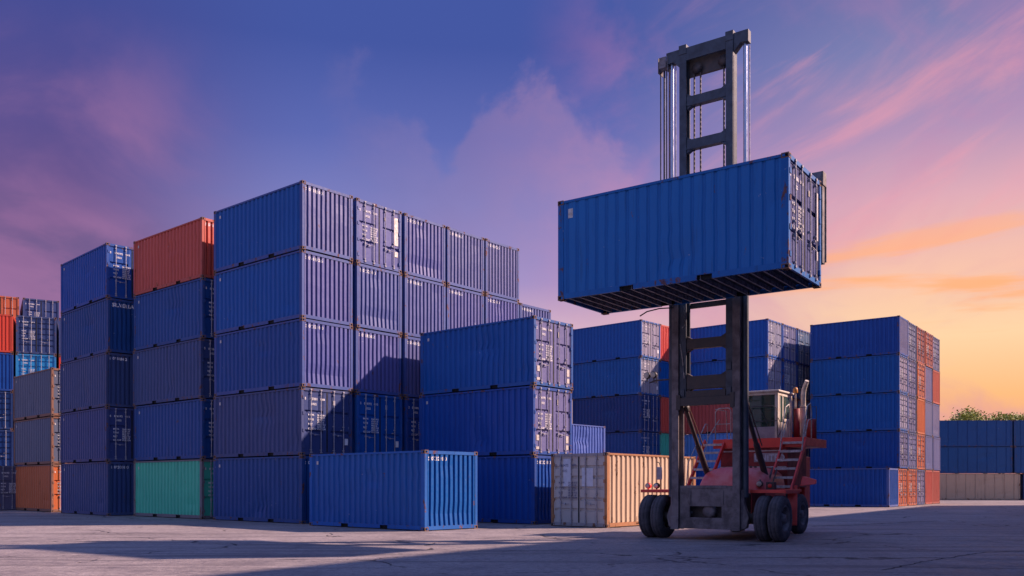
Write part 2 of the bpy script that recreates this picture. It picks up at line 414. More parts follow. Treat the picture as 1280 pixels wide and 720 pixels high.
LEAF = {0: (leaf_mesh(*YL, GR), leaf_mesh(*YR, GR)), 1: (leaf_mesh(*YL, (.60,.98,1.36,1.74,2.10), 1), leaf_mesh(*YR, (.60,.98,1.36,1.74,2.10), 1))}
# lock rod with its brackets, built at y=0
mb = MB(); mb.tube([(.012,0,.13),(.012,0,CH-.08)], .019, 6, 0)
for zz in (.22, 1.15, CH-.22): mb.box(-.035, .022, -.034, .034, zz-.02, zz+.02)
mb.box(-.03, .035, -.04, .04, .095, .15); mb.box(-.03, .035, -.04, .04, CH-.10, CH-.05)
ROD = mb.mesh('lock_rod', 'rod')
mb = MB(); mb.tube([(.030,0,.84),(.034,.2,.80),(.030,.40,.80)], .012, 6); mb.box(-.03,.036,.17,.22,.77,.83); mb.box(-.03,.034,-.025,.025,.80,.88)
mb.box(-.035,.030,.34,.39,.99,1.04)
HANDLE = mb.mesh('door_handle', 'rod')
mb = MB(); mb.box(-.05, .012, -.045, .045, -.06, .06)
HINGE = mb.mesh('hinge', 'frame')
mb = MB(); mb.box(-.055,-.026,-.03,.03,.15,CH-.12); GASKET = mb.mesh('gasket', 'gasket')

# corner casting with recessed holes
def casting_mesh():
    bm = bmesh.new(); bmesh.ops.create_cube(bm, size=1)
    bmesh.ops.scale(bm, vec=(.178,.162,.118), verts=bm.verts)
    r = bmesh.ops.inset_individual(bm, faces=bm.faces[:], thickness=.034, depth=0)
    big = sorted(bm.faces, key=lambda f: -f.calc_area())
    inner = [f for f in bm.faces if all(abs(abs(v.co[i])-hf) > 1e-4 or True for v in f.verts for i, hf in ((0,0),)) and len(set(id(v) for v in f.verts)) == 4]
    # the six faces left after the inset are those whose normals are axis-aligned and centre on an axis
    cen = []
    for f in bm.faces:
        c_ = f.calc_center_median(); z_ = sum(1 for v in c_ if abs(v) < 1e-5)
        if z_ == 2: cen.append(f)
    bmesh.ops.inset_individual(bm, faces=cen, thickness=.001, depth=-.03)
    for f in cen: f.material_index = 1
    me = bpy.data.meshes.new('corner_casting'); bm.to_mesh(me); bm.free()
    me.materials.append(M['casting']); me.materials.append(M['hole']); return me
CAST = casting_mesh()

def frame_parts(L, L_rough='frame', pockets=True):
    """posts, rails as meshes in container space"""
    d = {}
    hx, hy = L/2, CW/2
    mb = MB(); mb.box(-.10, -.006, -.058, .052, .118, CH-.118); mb.box(-.17, -.10, -.056, -.02, .118, CH-.118)
    d['corner_post'] = mb.mesh('corner_post', 'frame')        # placed at the +x corner, outside towards -y
    mb = MB(); pk = 1.03 if L < 7 else 1.03
    segs = [(-hx+.09, -pk-.19), (-pk+.19, pk-.19), (pk+.19, hx-.09)] if pockets else [(-hx+.09, hx-.09)]
    for a, b_ in segs:
        mb.box(a, b_, -.012, .0, .03, .165); mb.box(a, b_, -.0, .06, .03, .045)
    if pockets:
        for c_ in (-pk, pk):
            mb.box(c_-.1899, c_+.1899, -.0115, .0, .14, .1645)
            mb.box(c_-.19, c_+.19, .055, .06, .03, .14, 1)
            for sg in (-1, 1): mb.box(c_+sg*.186-.004, c_+sg*.186+.004, .001, .055, .03, .1395, 1)
    d['bottom_side_rail'] = mb.mesh('bottom_side_rail', ['frame', 'hole'])
    mb = MB(); mb.box(-hx+.09, hx-.09, -.008, .055, CH-.085, CH-.022); d['top_side_rail'] = mb.mesh('top_side_rail', 'frame')
    mb = MB(); mb.box(-.06, -.004, -hy+.09, hy-.09, CH-.125, CH-.02); d['header'] = mb.mesh('header', 'frame')
    mb = MB(); mb.box(-.06, -.004, -hy+.09, hy-.09, .028, .150); d['sill'] = mb.mesh('sill', 'frame')
    mb = MB(); mb.box(-hx+.06, hx-.06, -hy+.05, hy-.05, CH-.045, CH-.03)
    for i in range(int(L/.6)): x0 = -hx+.3+i*.6; mb.box(x0, x0+.25, -hy+.12, hy-.12, CH-.031, CH-.018)
    d['roof'] = mb.mesh('roof', 'paint')
    mb = MB(); mb.box(-hx+.06, hx-.06, -hy+.05, hy-.05, .15, .17); d['floor'] = mb.mesh('floor', 'floorwood')
    # a single joined frame for far containers
    return d
FR20 = frame_parts(L20); FR40 = frame_parts(12.192, pockets=False)

def join_meshes(name, items):
    """items: (mesh, matrix)"""
    vs, fs, mi, sm, mats = [], [], [], [], []
    for me, mt in items:
        o = len(vs); vs += [tuple(mt @ v.co) for v in me.vertices]
        idx = []
        for m_ in me.materials:
            if m_ not in mats: mats.append(m_)
            idx.append(mats.index(m_))
        for p in me.polygons: fs.append([i+o for i in p.vertices]); mi.append(idx[p.material_index]); sm.append(p.use_smooth)
    me = bpy.data.meshes.new(name); me.from_pydata(vs, [], fs)
    for m_ in mats: me.materials.append(m_)
    me.polygons.foreach_set('material_index', mi); me.polygons.foreach_set('use_smooth', sm)
    bm = bmesh.new(); bm.from_mesh(me); bmesh.ops.recalc_face_normals(bm, faces=bm.faces); bm.to_mesh(me); bm.free()
    return me
T = Matrix.Translation
RZ = lambda a: Matrix.Rotation(a, 4, 'Z')
MY = Matrix.Scale(-1, 4, (0,1,0)); MX = Matrix.Scale(-1, 4, (1,0,0))
def frame_placements(L):
    hx, hy = L/2, CW/2
    P = []
    P.append(('corner_post', T((hx,-hy+.058,0)))); P.append(('corner_post', T((hx,hy-.058,0)) @ MY))
    P.append(('corner_post', T((-hx,-hy+.058,0)) @ MX)); P.append(('corner_post', T((-hx,hy-.058,0)) @ MX @ MY))
    for nm, yy in (('bottom_side_rail', .02), ('top_side_rail', .01)):
        P.append((nm, T((0,-hy+yy,0)))); P.append((nm, RZ(math.pi) @ T((0,-hy+yy,0))))
    for nm in ('header', 'sill'):
        P.append((nm, T((hx,0,0)))); P.append((nm, RZ(math.pi) @ T((hx,0,0))))
    return P
def casting_places(L):
    hx, hy = L/2, CW/2
    return [T((sx*(hx-.087), sy*(hy-.079), zz)) for zz in (.060, CH-.060) for sx in (-1, 1) for sy in (-1, 1)]
FRAME20 = join_meshes('frame', [(FR20[n_], m_) for n_, m_ in frame_placements(L20)])
FRAME40 = join_meshes('frame', [(FR40[n_], m_) for n_, m_ in frame_placements(12.192)])
CASTS20 = join_meshes('corner_castings', [(CAST, m_) for m_ in casting_places(L20)])
CASTS40 = join_meshes('corner_castings', [(CAST, m_) for m_ in casting_places(12.192)])
# mirrored post meshes so that no part carries a negative scale
POSTS = [join_meshes('corner_post', [(FR20['corner_post'], m_)]) for n_, m_ in frame_placements(L20) if n_ == 'corner_post']

# lettering ------------------------------------------------------------
def text_mesh(lines, matname, name='marking'):
    """lines: (text, y, z, size) on the plane x = 0 seen from +x (y to the right)"""
    bm = bmesh.new()
    for txt, y, zz, size in lines:
        cu = bpy.data.curves.new('t', 'FONT'); cu.body = txt; cu.size = size; cu.resolution_u = 2; cu.space_character = 1.08
        cu.offset = size*.030
        ob = bpy.data.objects.new('t', cu); C.objects.link(ob)
        dg = bpy.context.evaluated_depsgraph_get(); me = bpy.data.meshes.new_from_object(ob.evaluated_get(dg))
        me.transform(Matrix(((0,0,1,0),(1,0,0,y),(0,1,0,zz),(0,0,0,1))))
        bm.from_mesh(me); bpy.data.objects.remove(ob); bpy.data.meshes.remove(me)
    me = bpy.data.meshes.new(name); bm.to_mesh(me); bm.free(); me.materials.append(M[matname]); return me
def drape(me, prof, lift, face=-.018):
    bm = bmesh.new(); bm.from_mesh(me)
    for a, d in prof: bmesh.ops.bisect_plane(bm, geom=bm.verts[:]+bm.edges[:]+bm.faces[:], plane_co=(0,a,0), plane_no=(0,1,0))
    for v in bm.verts:
        dd = 0
        for (a, d), (a2, d2) in zip(prof, prof[1:]):
            if a <= v.co.y <= a2: dd = d + (d2-d)*((v.co.y-a)/max(a2-a, 1e-6)); break
        v.co.x = face - dd + lift
    bm.to_mesh(me); bm.free(); return me
def door_text(num, mn='mark'):
    ys = -CW/2+.17
    tl = [('S', ys, 2.12, .13), (num[:6], ys+.20, 2.12, .125), (num[6:], ys+.72, 2.13, .105), ('1022', ys+.30, 1.93, .115)]
    S_ = 1.0
    for i, (a, b_) in enumerate((('MGW.', '30480 KG'), ('', '67200 LB'), ('TARE', '2230 KG'), ('', '4920 LB'), ('NET', '28250 KG'), ('', '62280 LB'), ('CU.CAP', '33.2 CUM'))):
        tl.append((a, ys+.16, 1.52-.088*i, .100)); tl.append((b_, ys+.58, 1.52-.088*i, .088))
    me = text_mesh(tl, mn)
    for v in me.vertices: v.co.x = -.0270
    return me
DTEXT = [door_text(t_) for t_ in ('0732010008', '0741920012', '0718860004')]
DTEXT_DARK = door_text('0604750003', 'darkmark')
ETEXT = [drape(text_mesh([(t_, -CW/2+.16, 2.26, .17)], 'mark'), ENDPROF, .004) for t_ in ('S 073201 0', 'S 074192 6', 'S 071886 2')]
BIGTEXT = drape(text_mesh([('SILVERLAND', -1.0, 2.20, .235)], 'mark'), ENDPROF, .004)
yb = CW/2-.36
def stk(boxes, m_):
    out = []
    for (y0, y1, za, zb) in boxes:
        mb = MB(); mb.box(-.031, -.026, y0, y1, za, zb); out.append(mb.mesh('sticker', m_))
    return out
STICK = [stk([(yb, yb+.16, .45, .70), (.30,.38,1.98,2.16)], 'mark'),
         stk([(yb-.02, yb+.18, 1.10, 2.25), (yb, yb+.17, .62, .84), (.30,.37,2.0,2.14)], 'plate'),
         stk([(yb, yb+.15, .50, .78), (yb, yb+.15, .24, .42), (.28,.36,1.95,2.16)], 'plate')]
STICK_L = stk([(-CW/2+.22, -CW/2+.42, .55, .76), (-CW/2+.2, -CW/2+.42, .22, .32)], 'plate')

mb = MB(); mb.box(-2.62,-2.52,-CW/2+.0135,-CW/2+.020,2.20,2.32); PLT = mb.mesh('plate', 'plate')

def add_part(root, name, me, mt, col):
    o = link(name, me, root, col); o.matrix_local = mt; return o

cnt = [0]
def container(corner, th, level, col, label, group, kind='ribs', near=True, L=L20, style=0, text=0, stick=0, side=None, fcol=None, x_axis=None, big=False, dark=False, z0=0.0, endcol=None):
    """corner: nearest ground corner; the long side faces -y', the near end faces +x' (rotated by -th)"""
    cnt[0] += 1; i = cnt[0]
    root = bpy.data.objects.new('shipping_container', None); C.objects.link(root)
    root.empty_display_size = .5
    ang = -th if x_axis is None else x_axis
    ca, sa = math.cos(ang), math.sin(ang)
    jx, jy = (random.uniform(-.035, .035), random.uniform(-.025, .025)) if level is not None else (0, 0)
    lx, ly = -L/2+jx, CW/2+jy
    if x_axis is not None: lx, ly = -L/2, -CW/2
    zz = z0 if level is None else level*CH
    root.location = (corner[0]+ca*lx-sa*ly, corner[1]+sa*lx+ca*ly, zz); root.rotation_euler = (0,0,ang + (random.uniform(-.005,.005) if level is not None else 0))
    tag(root, label, 'shipping container', group)
    c = tuple(v*random.uniform(.92, 1.08) for v in col[:3]) + (1,)
    fc = fcol or tuple(v*.92+.012 for v in c[:3]) + (1,)
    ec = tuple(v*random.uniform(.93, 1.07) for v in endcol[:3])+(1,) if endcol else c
    hx = L/2
    sd = side if side is not None else (SIDE if L < 7 else SIDE40)
    add_part(root, 'side_panel', sd[i % len(sd)], Matrix(), c)
    add_part(root, 'side_panel', sd[(i+1) % len(sd)], RZ(math.pi), c)
    FRP = FR20 if L < 7 else FR40
    add_part(root, 'roof', FRP['roof'], Matrix(), c)
    add_part(root, 'floor', FRP['floor'], Matrix(), c)
    doorend, panelend = (T((hx,0,0)), RZ(math.pi) @ T((hx,0,0)))
    if kind == 'ribs': doorend, panelend = panelend, doorend
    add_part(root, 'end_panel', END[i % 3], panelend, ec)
    if kind == 'ribs':
        if near: add_part(root, 'marking', BIGTEXT if big else ETEXT[i % 3], panelend, c)
    for s_, lf in enumerate(LEAF[style]):
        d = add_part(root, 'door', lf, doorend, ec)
        if kind == 'doors':
            ys = ((-.78, -.31), (.31, .78))[s_]
            for yy in ys:
                add_part(d, 'lock_rod', ROD, T((-.004, yy, 0)), c)
            h = add_part(d, 'door_handle', HANDLE, T((-.004, ys[0] if s_ == 0 else ys[0], 0)), c)
            if s_ == 0:
                add_part(d, 'marking', DTEXT_DARK if dark else DTEXT[text % 3], Matrix(), c)
                if stick == 3:
                    for q_ in STICK_L: add_part(d, 'sticker', q_, Matrix(), c)
            elif stick:
                for q_ in STICK[stick-1]: add_part(d, 'sticker', q_, Matrix(), c)
    if kind == 'doors':
        add_part(root, 'gasket', GASKET, doorend, c); 
        if near:
            for yy in (-CW/2+.10, CW/2-.10):
                for zh in (.35, .95, 1.6, 2.2): add_part(root, 'hinge', HINGE, doorend @ T((0, yy, zh)), fc)
    if near and level is not None and L < 7: add_part(root, 'plate', PLT, Matrix(), c)
    if near:
        for (nm, mt) in frame_placements(L)[4:]: add_part(root, nm, FR20[nm], mt, fc)
        for pm in POSTS: add_part(root, 'corner_post', pm, Matrix(), fc)
        for mt in casting_places(L): add_part(root, 'corner_casting', CAST, mt, c)
    else:
        add_part(root, 'frame', FRAME20 if L < 7 else FRAME40, Matrix(), fc)
        
        o = add_part(root, 'corner_castings', CASTS20 if L < 7 else CASTS40, Matrix(), c); o['kind'] = 'stuff'
    return root

BL = (.003,.056,.280,1); BL2 = (.010,.055,.220,1); BL3 = (.036,.062,.185,1); BLG = (.098,.105,.175,1); BLB = (.002,.080,.320,1)
BLD = (.006,.036,.155,1); BRIGHT = (.02,.22,.48,1); BLT = (.006,.058,.185,1)
RED = (.46,.07,.05,1); ORG = (.46,.12,.045,1); RBR = (.34,.08,.055,1); GRN = (.06,.42,.29,1); SCAR = (.60,.06,.03,1)
CREAM = (.46,.35,.24,1); GREYW = (.36,.34,.37,1); BRN = (.34,.06,.055,1)
NAMES = {BL:'blue', BL2:'blue', BL3:'dull blue', BLG:'grey-blue', BLB:'bright blue', BLD:'dark blue', BLT:'deep blue', BRIGHT:'sky-blue', RED:'red', ORG:'orange', RBR:'red-brown', GRN:'green', SCAR:'scarlet', BRN:'brownish red'}
def tier(l, n):
    if n == 1: return 'standing alone'
    if l == 0: return 'bottom tier'
    if l == n-1: return 'top tier'
    if n == 3: return 'middle tier'
    if n == 4: return ('', 'second tier up', 'third tier up')[l]
    if n == 5: return ('', 'second tier up', 'middle tier', 'second tier down')[l]
    return ('second', 'second', 'third', 'fourth', 'fifth')[l] + ' tier up'
ORD = ['first', 'second', 'third', 'fourth', 'fifth', 'sixth', 'seventh']
def adv(p, th, t, s=0):
    """move t along the row of ends, s backwards along the long side"""
    return (p[0]+math.sin(th)*t-math.cos(th)*s, p[1]+math.cos(th)*t+math.sin(th)*s)

# --- A: big central block
thA = R(40); PA = (-7.89, 33.55)
tA = [0, 2.64, 5.26, 7.85, 10.36, 12.95]
gA = 'containers of the big central block'
for ci in range(6):
    for lv in range(5 if ci < 5 else 4):
        kind, st, tx = 'ribs', 0, 0
        if (lv == 4 and ci == 1): kind, st, tx = 'doors', 2, 1
        if lv == 1 and ci < 3: kind, st, tx = 'doors', 1 if ci != 1 else 1, ci
        if lv == 0 and ci > 0: kind = 'doors'
        col = {0: BL2, 1: BL3, 2: BL2, 3: BLB, 4: BLB}[lv] if ci == 0 else random.choice([BL, BL2, BL, BLB])
        n = 5 if ci < 5 else 4
        lab = f"{NAMES[col]} container {'showing doors' if kind=='doors' else 'with ribbed end'}, {tier(lv, n)}, {ORD[ci]} column of the big central block"
        container(adv(PA, thA, tA[ci]), thA, lv, col, lab, gA, kind, True, stick=st, text=tx, endcol=(.080,.094,.265,1) if lv > 1 else None, fcol=(.045,.080,.260,1) if lv > 1 else None)  # upper tiers: sunlit paleness put into end and frame colours
# --- T: three high in front of the block
thT = R(40); PT = (.82, 33.07)
for lv, kind in enumerate(('ribs', 'doors', 'doors')):
    container(PT, thT, lv, (BL, BL, BLB)[lv], f"{('blue','blue','bright blue')[lv]} container with {'ribbed end' if kind=='ribs' else 'sunlit doors'}, {tier(lv,3)} of the three-high stack beside the central block", 'three-high stack beside the central block', kind, True, stick=3, text=lv, endcol=(.135,.140,.300,1) if lv else None)  # upper doors paler: the sun on them is put into the colour
# --- S: single in front
container((-2.79, 28.28), R(41), 0, BLB, 'single blue container standing alone on the ground in front of the tall blue block', None, 'ribs', True, fcol=(.010,.10,.38,1))
# --- R: red topped stack
for lv, (col, kind) in enumerate(((GRN,'doors'), (BL2,'doors'), (BL3,'doors'), (BL2,'doors'), (RED,'ribs'))):
    container((-13.27, 38.10), R(40.75), lv, col, f"{NAMES[col]} container, {tier(lv,5)} of the red-topped stack", 'stack topped by a red container', kind, True, text=lv, fcol=(.16,.15,.17,1) if lv in (0,) else None)
# --- L3
for lv, (col, kind) in enumerate(((BL3,'ribs'), (BL3,'doors'), (BL3,'ribs'), (BL2,'ribs'), (BL,'doors'))):
    nm_ = 'with white lettering on ribs' if lv == 3 else ('with white marked doors' if kind == 'doors' else 'with plain ribbed end')
    container((-19.18, 42.20), R(44.25), lv, col, f"blue container {nm_}, {tier(lv,5)} of stack left of red-topped one", 'five-high stack left of the red-topped stack', kind, True, text=lv, big=(lv == 3))
# --- L4: low stack
for lv, (col, kind) in enumerate(((ORG,'doors'), (BLG,'doors'), (BLG,'doors'))):
    container((-24.72, 47.85), R(43.75), lv, col, f"{('rusty orange','grey-blue','grey-blue')[lv]} container, {tier(lv,3)} of the low three-high stack at far left", 'low three-high stack at far left', kind, True, text=lv, fcol=(.20,.10,.07,1))
container(adv((-29.65, 51.0), R(44), 0, -.1), R(44), 0, BLG, 'grey-blue container with dark doors on the ground at the left edge of the photo', None, 'doors', True, text=1)
# --- G, H: far left back rows (ends towards the camera)
thG = R(65.25); PG = (-33.49, 60.17)
GT = [[(BL3,'doors'),(BLD,'doors'),(BLD,'doors'),(BL,'ribs'),(SCAR,'ribs')],
      [(BL2,'doors'),(BL,'doors'),(BRIGHT,'doors'),(BRIGHT,'doors'),(BL3,'doors')],
      [(BL,'ribs'),(BL2,'ribs'),(BL,'ribs'),(SCAR,'ribs'),(BL3,'ribs')]]
for ci in range(3):
    for lv, (col, kind) in enumerate(GT[ci]):
        container(adv(PG, thG, (ci-1)*2.6), thG, lv, col, f"{NAMES[col]} container with {'doors' if kind=='doors' else 'ribbed end'}, {tier(lv,5)}, {ORD[ci]} column, five-high row far left", 'five-high back row at far left', kind, False, style=1, text=lv)
thH = R(59.5); PH = (-36.77, 66.93)
for ci in range(2):
    for lv in range(6):
        col = ORG if (ci == 0 and lv == 5) else (BL3 if lv == 5 else BL2)
        container(adv(PH, thH, (ci-1)*2.62+.0), thH, lv, col, f"{NAMES[col]} container with doors, {tier(lv,6)}, {ORD[ci]} column, farthest row at left", 'six-high farthest row at far left', 'doors', False, text=lv)
# --- B and C: stacks behind the truck
thB = R(42); PB = (8.93, 61.78)
BT = [[(BL,'doors'),(BL2,'doors'),(BLD,'doors'),(BLB,'doors'),(BLB,'doors')],
      [(BL,'ribs'),(GRN,'ribs'),(RED,'ribs'),(BLB,'ribs'),(RED,'ribs')]]
for ci in range(2):
    for lv, (col, kind) in enumerate(BT[ci]):
        container(adv(PB, thB, ci*2.5), thB, lv, col, f"{NAMES[col]} container with {'doors' if kind=='doors' else 'ribbed end'}, {tier(lv,5)}, {ORD[ci]} column, stack just left of mast", 'five-high stack just left of the mast', kind, False, text=lv, stick=1 if kind == 'doors' and lv > 2 else 0, endcol=(.26,.25,.34,1) if kind == 'doors' and lv > 2 else None)  # upper doors pale, their sunlit look put into the colour
thC = R(40); PC = (17.65, 61.45)
for ci in range(4):
    for lv in range(5):
        col = {0: BL, 1: (.09,.22,.52,1), 2: BRN, 3: BLB, 4: BLB}[lv] if ci == 0 else ((RBR if lv == 2 else random.choice([BL, BL2])))
        cn = 'light blue' if col not in NAMES else NAMES[col]
        container(adv(PC, thC, ci*2.55, .5 if ci == 0 and lv < 3 else 0), thC, lv, col, f"{cn} container with doors, {tier(lv,5)}, {ORD[ci]} column of stack behind the cab", 'five-high stack behind the cab', 'doors', False, text=lv, stick=(lv % 2)*1, endcol=None if lv < 2 else ((.28,.27,.36,1), (.16,.17,.30,1), (.10,.16,.30,1), (.22,.22,.34,1))[ci])  # ends paler than the sides, sunlight put into the colour
# light blue pair seen between the twin stack and B
for lv in range(2):
    container((4.10, 54.4) if False else (1.94, 51.9), 0, lv, (.07,.12,.36,1), f"light blue container, {tier(lv,2)} of the low pair just behind the three-high stack", 'low pair behind the three-high stack', 'doors', False, x_axis=-R(41)-math.pi/2)
# --- D: right hand block
thD = R(37); PD = (26.22, 60.35)
DT = [[(ORG,'doors'),(BL3,'doors'),(BL3,'doors'),(BL3,'doors'),(BL,'ribs')],
      [(ORG,'doors'),(BL3,'doors'),(BL3,'doors'),(BL3,'doors'),(BL3,'doors')],
      [(BL3,'doors'),(ORG,'doors'),(ORG,'ribs'),(ORG,'doors'),(RBR,'doors')],
      [(RBR,'ribs'),(BL3,'ribs'),(BL3,'ribs'),(BL3,'ribs'),(RBR,'doors')],
      [(RBR,'ribs'),(BL3,'ribs'),(BL3,'ribs'),(RBR,'ribs'),(BL3,'doors')]]
for ci in range(5):
    for lv, (col, kind) in enumerate(DT[ci]):
        c_ = col if ci or lv == 0 else (BL if lv in (4, 1) else BLB)
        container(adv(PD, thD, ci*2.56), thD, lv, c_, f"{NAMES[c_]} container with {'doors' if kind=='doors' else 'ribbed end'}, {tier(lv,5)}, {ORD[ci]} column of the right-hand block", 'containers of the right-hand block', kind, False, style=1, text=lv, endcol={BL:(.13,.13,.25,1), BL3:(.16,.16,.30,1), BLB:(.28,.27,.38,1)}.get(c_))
container(adv(PD, thD, -2.54, .0), thD, 0, BL, 'blue container on the ground in front of the right-hand block', None, 'ribs', False, fcol=(.08,.12,.32,1))
# --- F: long containers at far right
L40 = 12.192
for lv, (x1, col, nm_) in enumerate(((50.0, CREAM, 'cream'), (49.2, BLT, 'deep blue'), (49.2, BLT, 'deep blue'))):
    container((x1-.6, 86.6), R(3), lv, col, f"long {nm_} container with flat ribs, {tier(lv,3)}, far right wall", 'wall of long containers at far right', 'ribs', False, L=L40)
for lv, col in enumerate((BLD, BLT, BLT)):
    container((48.75+L40+(.9 if lv == 0 else 0), 85.9), R(3), lv, col, f"long {NAMES[col]} container cut by the right edge of the photo, {tier(lv,3)}", 'long containers cut by the right edge', 'ribs', False, L=L40)

# --- white and yellow container left of the truck
CRW = (.44,.41,.38,1)
w = container((3.24, 30.40), 0, None, (.50,.42,.27,1), 'weathered cream container with pale grey doors and rust-yellow side, beside the truck tyres', None, 'doors', True, x_axis=-R(41)-math.pi/2, style=1, dark=True, fcol=(.36,.17,.08,1))
for o in w.children:
    if o.name.startswith('door'):
        o.color = (.47,.43,.41,1)
    if o.data and o.name.startswith(('side_panel', 'roof', 'header', 'corner_post', 'sill', 'top_side', 'bottom_side', 'door')):
        me = o.data.copy(); me.materials.clear(); me.materials.append(M['rustydoor' if o.name.startswith('door') else 'rusty']); me.materials.append(M['hole']); o.data = me
    if o.name.startswith(('sill', 'header')): o.color = (.30,.27,.28,1)
mb = MB(); mb.box(-.0325,-.0325+.004,-.68,-.36,1.42,2.4); w_d = [o for o in w.children if o.name.startswith('door')]
add_part(w_d[0], 'paint_patch', mb.mesh('paint_patch', 'patch'), T((L20/2,0,0)), (1,1,1,1)).matrix_local = Matrix()
mb = MB(); mb.box(-.0325,-.0325+.004,.14,.62,1.42,2.06)
add_part(w_d[1], 'paint_patch', mb.mesh('paint_patch', 'patch'), Matrix(), (1,1,1,1))

# --- off-frame row to the right whose shadow lies over the yard
th_o = math.atan2(.58, .81)
ux, uy = math.sin(th_o), math.cos(th_o)
for i in range(7):
    for lv in range(5):
        t = 51 - i*12.30
        cx, cy = 19.4+ux*t, 24.75+uy*t
        container((cx, cy), 0, lv, random.choice([BL, BL2, BL3]), f'long blue container, {tier(lv,5)}, {ORD[6-i]} of the row right of view', 'row of long containers right of the picture', 'ribs', False, L=L40, x_axis=math.atan2(uy, ux))

# ------------------------------------------------------------------ container handler (lift truck)
th_t = R(35.3)
HT = bpy.data.objects.new('container_handler', None); C.objects.link(HT)
HT.location = (5.45, 24.15, 0); HT.rotation_euler = (0,0,-th_t)
tag(HT, 'red container lift truck with tall dark mast holding a blue container up in the air', 'lift truck')
# local frame: x to the picture's right, y away from the camera, z up

def tyre_mesh(w=.33, r=.60, smooth=True):
    mb = MB(); h = w/2
    prof = [(-h+.03,.33),(-h+.012,.36),(-h,.42),(-h+.004,.50),(-h+.022,.56),(-h+.055,.592),(-.10,r-.001)]
    for gx in (-.055, .055): prof += [(gx-.010, r), (gx-.006, r-.012), (gx+.006, r-.012), (gx+.010, r)]
    prof += [(.10,r-.001),(h-.055,.592),(h-.022,.56),(h-.004,.50),(h,.42),(h-.012,.36),(h-.03,.33)]
    mb.lathe(prof, 0,0,0, 'x', 48); return mb.mesh('tyre', 'tyre')
def rim_mesh(side=1):
    mb = MB(); s = side
    prof = [(-s*.12,.335),(s*.13,.335),(s*.145,.35),(s*.150,.33),(s*.12,.30),(s*.03,.285),(s*.0,.25),(s*-.01,.17),(s*.06,.15),(s*.07,.12),(s*.14,.11),(s*.15,.08),(s*.15,.0)]
    mb.lathe(prof, 0,0,0, 'x', 32)
    for j in range(10):
        t = 2*math.pi*j/10; mb.tube([(s*-.01, .21*math.cos(t), .21*math.sin(t)), (s*.035, .21*math.cos(t), .21*math.sin(t))], .018, 6)
    return mb.mesh('rim', 'rim')
TYRE = tyre_mesh(); RIMS = {1: rim_mesh(1), -1: rim_mesh(-1)}
for lx, ly, s, lb in ((-1.83,0,-1,0), (-1.465,0,-1,0), (1.465,0,1,0), (1.83,0,1,0), (-.98,4.2,-1,1), (.98,4.2,1,1)):
    wroot = bpy.data.objects.new('wheel', None); C.objects.link(wroot); wroot.parent = HT
    wroot.location = (lx, ly, .598); wroot.empty_display_size = .2; wroot.rotation_euler = (random.uniform(0, 3), 0, 0)
    link('tyre', TYRE, wroot); link('rim', RIMS[s], wroot)

def part(name, mb, mats, parent=None, bevel=.008): return mb.obj(name, mats, parent or HT, None, bevel)

# chassis
mb = MB()
mb.box(-1.02, 1.02, .05, 2.9, .50, 1.25); mb.box(-.80, .80, 2.9, 5.2, .55, 1.45)
mb.tube([(-1.7,0,.598),(1.7,0,.598)], .16, 12); mb.tube([(-.95,4.2,.598),(.95,4.2,.598)], .10, 10)
part('chassis', mb, 'steel_dark')
mb = MB(); mb.box(-1.03,-.99, .9,2.9,.62,1.34); mb.box(.99,1.03,.9,2.9,.62,1.34)
mb.box(-.96,.96,4.9,5.45,.75,2.35); mb.box(-.82,.82,4.75,4.9,.8,1.5)
part('counterweight', mb, 'red', bevel=.03)
# fenders over the dual wheels
for s in (-1, 1):
    mb = MB(); a, b_ = (1.08, 2.0) if s > 0 else (-2.12, -1.08)
    mb.box(a, b_, -.10, 1.0, 1.30, 1.345); mb.box(a, b_, -.125, -.10, 1.26, 1.345)
    if s > 0: mb.box(b_-.001, b_+.02, -.125, 1.0, 1.25, 1.346)
    part('fender', mb, 'red')
mb = MB(); mb.box(1.08,1.115,-.09,.95,.70,1.299); mb.box(-1.115,-1.08,-.09,.95,.70,1.299); part('wheel_arch_plate', mb, 'reddark')
# step bracket at right, behind the front wheel
mb = MB(); mb.beam((1.50,2.05,1.45),(1.58,1.75,.36),.26,.10); mb.box(1.0,1.66,1.60,2.35,1.28,1.36); part('step_bracket', mb, 'red')
mb = MB(); mb.add([(1.62,2.3,1.44),(2.0,2.5,1.50),(2.0,2.62,1.62),(1.62,2.5,1.72),(1.62,2.7,1.44),(1.95,2.75,1.5),(1.95,2.8,1.6),(1.62,2.8,1.72)],
    [(0,1,2,3),(4,7,6,5),(0,4,5,1),(1,5,6,2),(2,6,7,3),(0,3,7,4)]); part('side_lamp_box', mb, 'red', bevel=.02)
# hood: rounded dome
mb = MB(); nx, nyy = 18, 8; vs = []
for j in range(nyy+1):
    yy = .70 + 1.9*j/nyy; f_ = math.sin(min(1, (j+.35)/3.0)*math.pi/2)
    for i in range(nx+1):
        t = math.pi*i/nx; cx = -math.cos(t); sz = math.sin(t)
        px_ = math.copysign(abs(cx)**.62, cx); pz = sz**.55
        vs.append((.12+px_*.98*(.86+.14*f_), yy, 1.24+pz*.74*f_))
mb.add(vs, [(j*(nx+1)+i, j*(nx+1)+i+1, (j+1)*(nx+1)+i+1, (j+1)*(nx+1)+i) for j in range(nyy) for i in range(nx)], 0, True)
mb.add(vs[:nx+1], [tuple(range(nx+1))]); part('hood', mb, 'redhood', bevel=0)
mb = MB(); 
for i in range(5): mb.box(.15+.13*i,.22+.13*i,1.28,1.31,1.95,2.0)
mb.tube([(1.02,1.3,1.40),(1.06,1.5,1.75),(.98,1.9,1.95)], .03, 6); mb.tube([(.95,1.2,1.38),(1.15,1.45,1.55),(1.1,1.9,1.9)], .022, 6)
